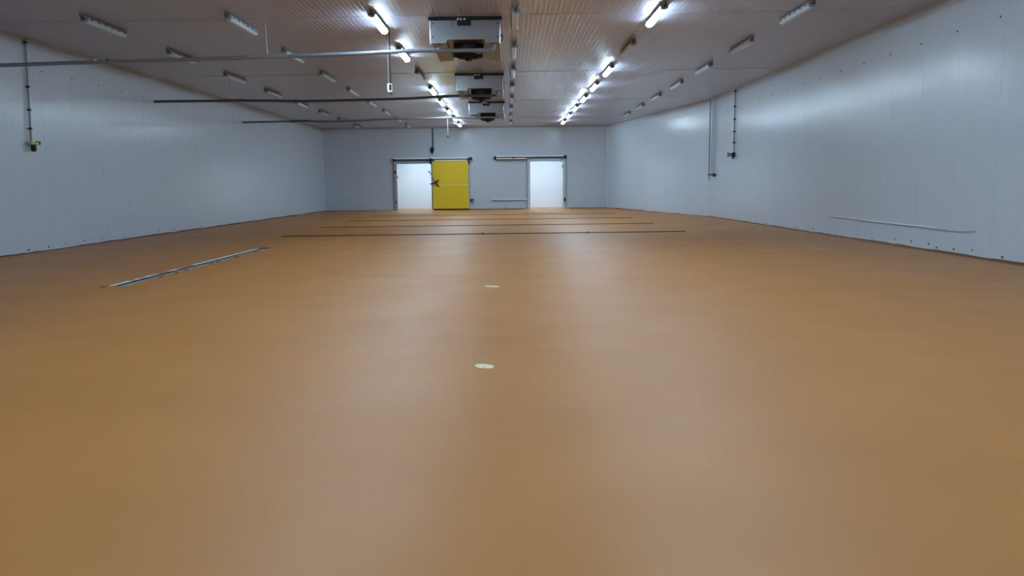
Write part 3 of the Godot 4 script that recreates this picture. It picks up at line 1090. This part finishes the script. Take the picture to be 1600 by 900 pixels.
func ragged_plate(seed_: int, x0: float, x1: float, z0: float, z1: float, ragged_right: bool, amp: float, h: float) -> SurfaceTool:
	var rng := RandomNumberGenerator.new()
	rng.seed = seed_
	var n := maxi(3, int(absf(z1 - z0) / 0.12))
	var poly := PackedVector2Array()
	for i in n + 1:
		poly.append(Vector2(x0 if ragged_right else x0 + rng.randf_range(0, amp), -lerpf(z0, z1, float(i) / n)))
	for i in range(n, -1, -1):
		poly.append(Vector2(x1 - (rng.randf_range(0, amp) if ragged_right else 0.0), -lerpf(z0, z1, float(i) / n)))
	var st := new_st()
	# polygon lies in xz: extrude along y
	prism(st, poly, 0.0, h, Transform3D(Basis(Vector3.RIGHT, Vector3.FORWARD, Vector3.UP), Vector3.ZERO))
	return st

func build_side_trench() -> void:
	var t := thing("trench_drain", "long trench drain with pale chipped edges in the floor at left", "floor drain", Vector3(0, 0, 0))
	# left flange shows in pieces where the resin has come off
	var segs := [[-11.70, -12.25], [-12.46, -12.60], [-12.80, -13.05], [-13.12, -13.22], [-13.72, -14.05], [-14.75, -18.55]]
	for i in segs.size():
		part("flange_strip", ragged_plate(50 + i, TR_X0 - 0.10, TR_X0 - 0.004, segs[i][1], segs[i][0], false, 0.035, 0.006), M.flange, t)
	part("steel_flange", ragged_plate(60, TR_X1 + 0.004, TR_X1 + 0.135, -18.5, -11.6, true, 0.05, 0.006), M.flange_steel, t)
	var st := new_st()
	box(st, Vector3((TR_X0 + TR_X1) / 2, -0.072, (TR_Z0 + TR_Z1) / 2), Vector3(TR_X1 - TR_X0 - 0.006, 0.008, TR_Z1 - TR_Z0 - 0.02))
	part("channel_bed", st, M.dark, t)
	for s in [-1, 1]:
		st = new_st()
		var x: float = TR_X0 + 0.006 if s < 0 else TR_X1 - 0.006
		box(st, Vector3(x, -0.032, (TR_Z0 + TR_Z1) / 2), Vector3(0.008, 0.072, TR_Z1 - TR_Z0 - 0.02))
		part("channel_side", st, M.dark, t)
	var chips := [[-12.75, 0.16], [-13.35, 0.10], [-13.75, 0.14], [-14.9, 0.20], [-15.25, 0.24], [-16.3, 0.22], [-17.55, 0.22]]
	for i in chips.size():
		part("resin_chip", ragged_plate(70 + i, TR_X1 + 0.085, TR_X1 + 0.155, chips[i][0] - chips[i][1], chips[i][0], true, 0.04, 0.009), M.rivet, t)
	part("rust_stain", ragged_plate(80, TR_X0 - 0.05, TR_X1 + 0.10, -18.95, -18.60, true, 0.09, 0.003), M.rust, t)
	part("rust_stain", ragged_plate(81, TR_X0 - 0.14, TR_X0 - 0.06, -11.62, -11.50, true, 0.04, 0.003), M.rust, t)

func build_small_floor_things() -> void:
	var specs := [["cream bare patch on the floor, nearer and larger of the two", Vector3(-0.20, 0, -6.09), 0.073, 0.10, 5], ["thin cream bare patch on the floor, farther of the two", Vector3(-0.24, 0, -11.06), 0.105, 0.11, 6]]
	for s in specs:
		var rng := RandomNumberGenerator.new()
		rng.seed = s[4]
		var poly := PackedVector2Array()
		for k in 20:
			var a := TAU * k / 20
			var c := cos(a)
			var sn := sin(a)
			# rounded lozenge, blunt towards the right
			var px: float = s[2] * signf(c) * pow(absf(c), 0.8)
			var py: float = s[3] * 0.72 * signf(sn) * pow(absf(sn), 0.8) - 0.35 * px
			poly.append(Vector2(px, py) * rng.randf_range(0.95, 1.04))
		var st := new_st()
		prism(st, poly, 0.0, 0.004, Transform3D(Basis(Vector3.RIGHT, Vector3.FORWARD, Vector3.UP), Vector3.ZERO))
		var t := thing("floor_patch", s[0], "patch", s[1], "cream patches in the middle of the floor")
		part("patch", st, M.patch, t)
		if s[4] == 5:
			st = new_st()
			lathe(st, [Vector2(0.007, 0.0), Vector2(0.007, 0.006), Vector2(0.0, 0.007)], 10, Transform3D(Basis.IDENTITY, Vector3(0.0, 0.0, 0.025)))
			part("grit", st, M.cream, t)

# ------------------------------------------------------------------ on the walls
func build_wall_services() -> void:
	# conduit with a sounder on the left wall
	var t := thing("alarm_conduit", "grey conduit with a cream and black alarm on the left wall", "conduit", Vector3(XL + 0.016, 0, -18.5))
	var st := new_st()
	tube(st, [Vector3(0.035, H - 0.02, -0.08), Vector3(0.035, 3.7, -0.03), Vector3(0.035, 2.50, 0.03)], 0.022)
	part("conduit", st, M.conduit, t)
	for y in [4.71, 3.73, 3.22, 2.80]:
		st = new_st()
		box(st, Vector3(0.03, y, -0.03 - 0.05 * (y - 3.7)), Vector3(0.06, 0.05, 0.085), 0.008)
		part("clip", st, M.dark, t)
	st = new_st()
	box(st, Vector3(0.07, 2.47, 0.03), Vector3(0.13, 0.07, 0.30), 0.02)
	part("alarm_base", st, M.cream, t)
	st = new_st()
	lathe(st, [Vector2(0.0, -0.17), Vector2(0.045, -0.155), Vector2(0.06, -0.10), Vector2(0.055, 0.0)], 16, Transform3D(Basis.IDENTITY, Vector3(0.08, 2.45, 0.03)))
	part("alarm_lens", st, M.black, t)
	st = new_st()
	box(st, Vector3(0.09, 2.485, -0.13), Vector3(0.09, 0.08, 0.10), 0.015)
	part("alarm_horn", st, M.dark, t)
	# conduit on the right wall
	t = thing("sounder_conduit", "thin grey conduit ending in a small horn on the right wall", "conduit", Vector3(XR - 0.016, 0, -29.81))
	st = new_st()
	tube(st, [Vector3(-0.035, H - 0.03, 0), Vector3(-0.035, 2.50, 0)], 0.024)
	part("conduit", st, M.conduit, t)
	for y in [4.70, 4.17, 3.70, 3.26, 2.86]:
		st = new_st()
		box(st, Vector3(-0.035, y, 0), Vector3(0.08, 0.05, 0.10), 0.008)
		part("clip", st, M.dark, t)
	st = new_st()
	box(st, Vector3(-0.06, 2.42, 0.02), Vector3(0.12, 0.16, 0.10), 0.015)
	tube(st, [Vector3(-0.07, 2.36, 0.02), Vector3(-0.07, 2.27, 0.02)], 0.04, 12)
	part("sounder_body", st, M.dark, t)
	st = new_st()
	lathe(st, [Vector2(0.025, 0.0), Vector2(0.05, 0.08), Vector2(0.10, 0.16), Vector2(0.095, 0.16), Vector2(0.02, 0.0)], 16, Transform3D(Basis(Vector3.BACK, PI / 2), Vector3(-0.10, 2.42, 0.02)))
	part("sounder_horn", st, M.conduit, t)
	# riser pipes where the right wall bends
	t = thing("riser_pipes", "three upright pipes clamped together where the right wall bends", "pipes", Vector3(XR, 0, -32.85))
	for p in [[-0.02, 0.45, 0.026, 1.50, M.conduit], [-0.02, 0.05, 0.03, 1.72, M.wall], [-0.02, -0.28, 0.034, 1.70, M.wall]]:
		st = new_st()
		tube(st, [Vector3(p[0] - 0.06, H + 0.005, -p[1]), Vector3(p[0] - 0.06, p[3], -p[1])], p[2], 12)
		part("riser", st, p[4], t)
	st = new_st()
	box(st, Vector3(-0.072, 1.74, -0.05), Vector3(0.11, 0.06, 0.90), 0.01)
	part("clamp_bar", st, M.dark, t)
	st = new_st()
	box(st, Vector3(-0.075, 1.70, 0.34), Vector3(0.12, 0.10, 0.10), 0.015)
	part("valve_stub", st, M.rivet, t)
	# raised white scrape along the right wall
	t = thing("sealant_bead", "thin white raised streak running low along the right wall", "strip", Vector3(XR, 0, 0))
	var top := [[-20.8, 0.510], [-20.0, 0.505], [-19.0, 0.490], [-18.0, 0.480], [-17.0, 0.475], [-16.2, 0.476], [-15.6, 0.466], [-15.0, 0.462], [-14.6, 0.474], [-14.3, 0.50]]
	var ps := []
	for p in top:
		ps.append(Vector3(-0.03, p[1], p[0]))
	st = new_st()
	tube(st, curve_through(ps.slice(0, 7)), 0.014, 8)
	part("bead", st, M.seal, t)
	st = new_st()
	var low := []
	for p in ps:
		low.append(p + Vector3(0.001, -0.018, 0))
	tube(st, curve_through(low), 0.007, 8)
	part("lower_edge", st, M.conduit, t)
	# conduit on the back wall, above the yellow leaf
	t = thing("switch_conduit", "thin conduit with a black box above the yellow door", "conduit", Vector3(-4.37, 0, ZB))
	st = new_st()
	tube(st, [Vector3(0.02, H - 0.06, 0.04), Vector3(0.02, 3.66, 0.04)], 0.028)
	part("conduit", st, M.dark, t)
	st = new_st()
	box(st, Vector3(-0.03, 3.52, 0.07), Vector3(0.19, 0.28, 0.14), 0.02)
	part("switch_box", st, M.black, t)
	st = new_st()
	tube(st, [Vector3(-0.03, 3.39, 0.07), Vector3(-0.03, 3.28, 0.07)], 0.04)
	part("gland", st, M.black, t)

func build_pendants() -> void:
	# socket box on two thin rods
	var t := thing("pendant_box", "small white box hung on two thin rods left of the nearest cooler", "socket", Vector3(-2.62, H, -18.35))
	for s in [-1, 1]:
		var st := new_st()
		tube(st, [Vector3(s * 0.026, 0.004, 0), Vector3(s * 0.026, -1.14, 0)], 0.012, 8)
		part("rod", st, M.rod if s < 0 else M.dark, t)
	var st2 := new_st()
	box(st2, Vector3(0, -1.21, 0), Vector3(0.105, 0.19, 0.08), 0.01)
	var b := part("box", st2, M.white, t)
	st2 = new_st()
	box(st2, Vector3(0.018, -1.20, 0.036), Vector3(0.05, 0.13, 0.02), 0.006)
	part("socket_face", st2, M.black, b)
	st2 = new_st()
	tube(st2, [Vector3(0.02, -1.30, 0), Vector3(0.05, -1.36, 0)], 0.01, 6)
	part("cable_tail", st2, M.dark, t)
	# probe on a thin drop near the back
	t = thing("pendant_probe", "thin dark drop with a small probe near the far ceiling lights", "sensor", Vector3(-3.0, H, -41.0))
	st2 = new_st()
	tube(st2, [Vector3(0, 0.004, 0), Vector3(0, -0.86, 0)], 0.016, 8)
	part("drop_rod", st2, M.conduit, t)
	st2 = new_st()
	lathe(st2, [Vector2(0.0, -0.98), Vector2(0.035, -0.96), Vector2(0.04, -0.88), Vector2(0.0, -0.85)], 12)
	part("probe", st2, M.dark, t)
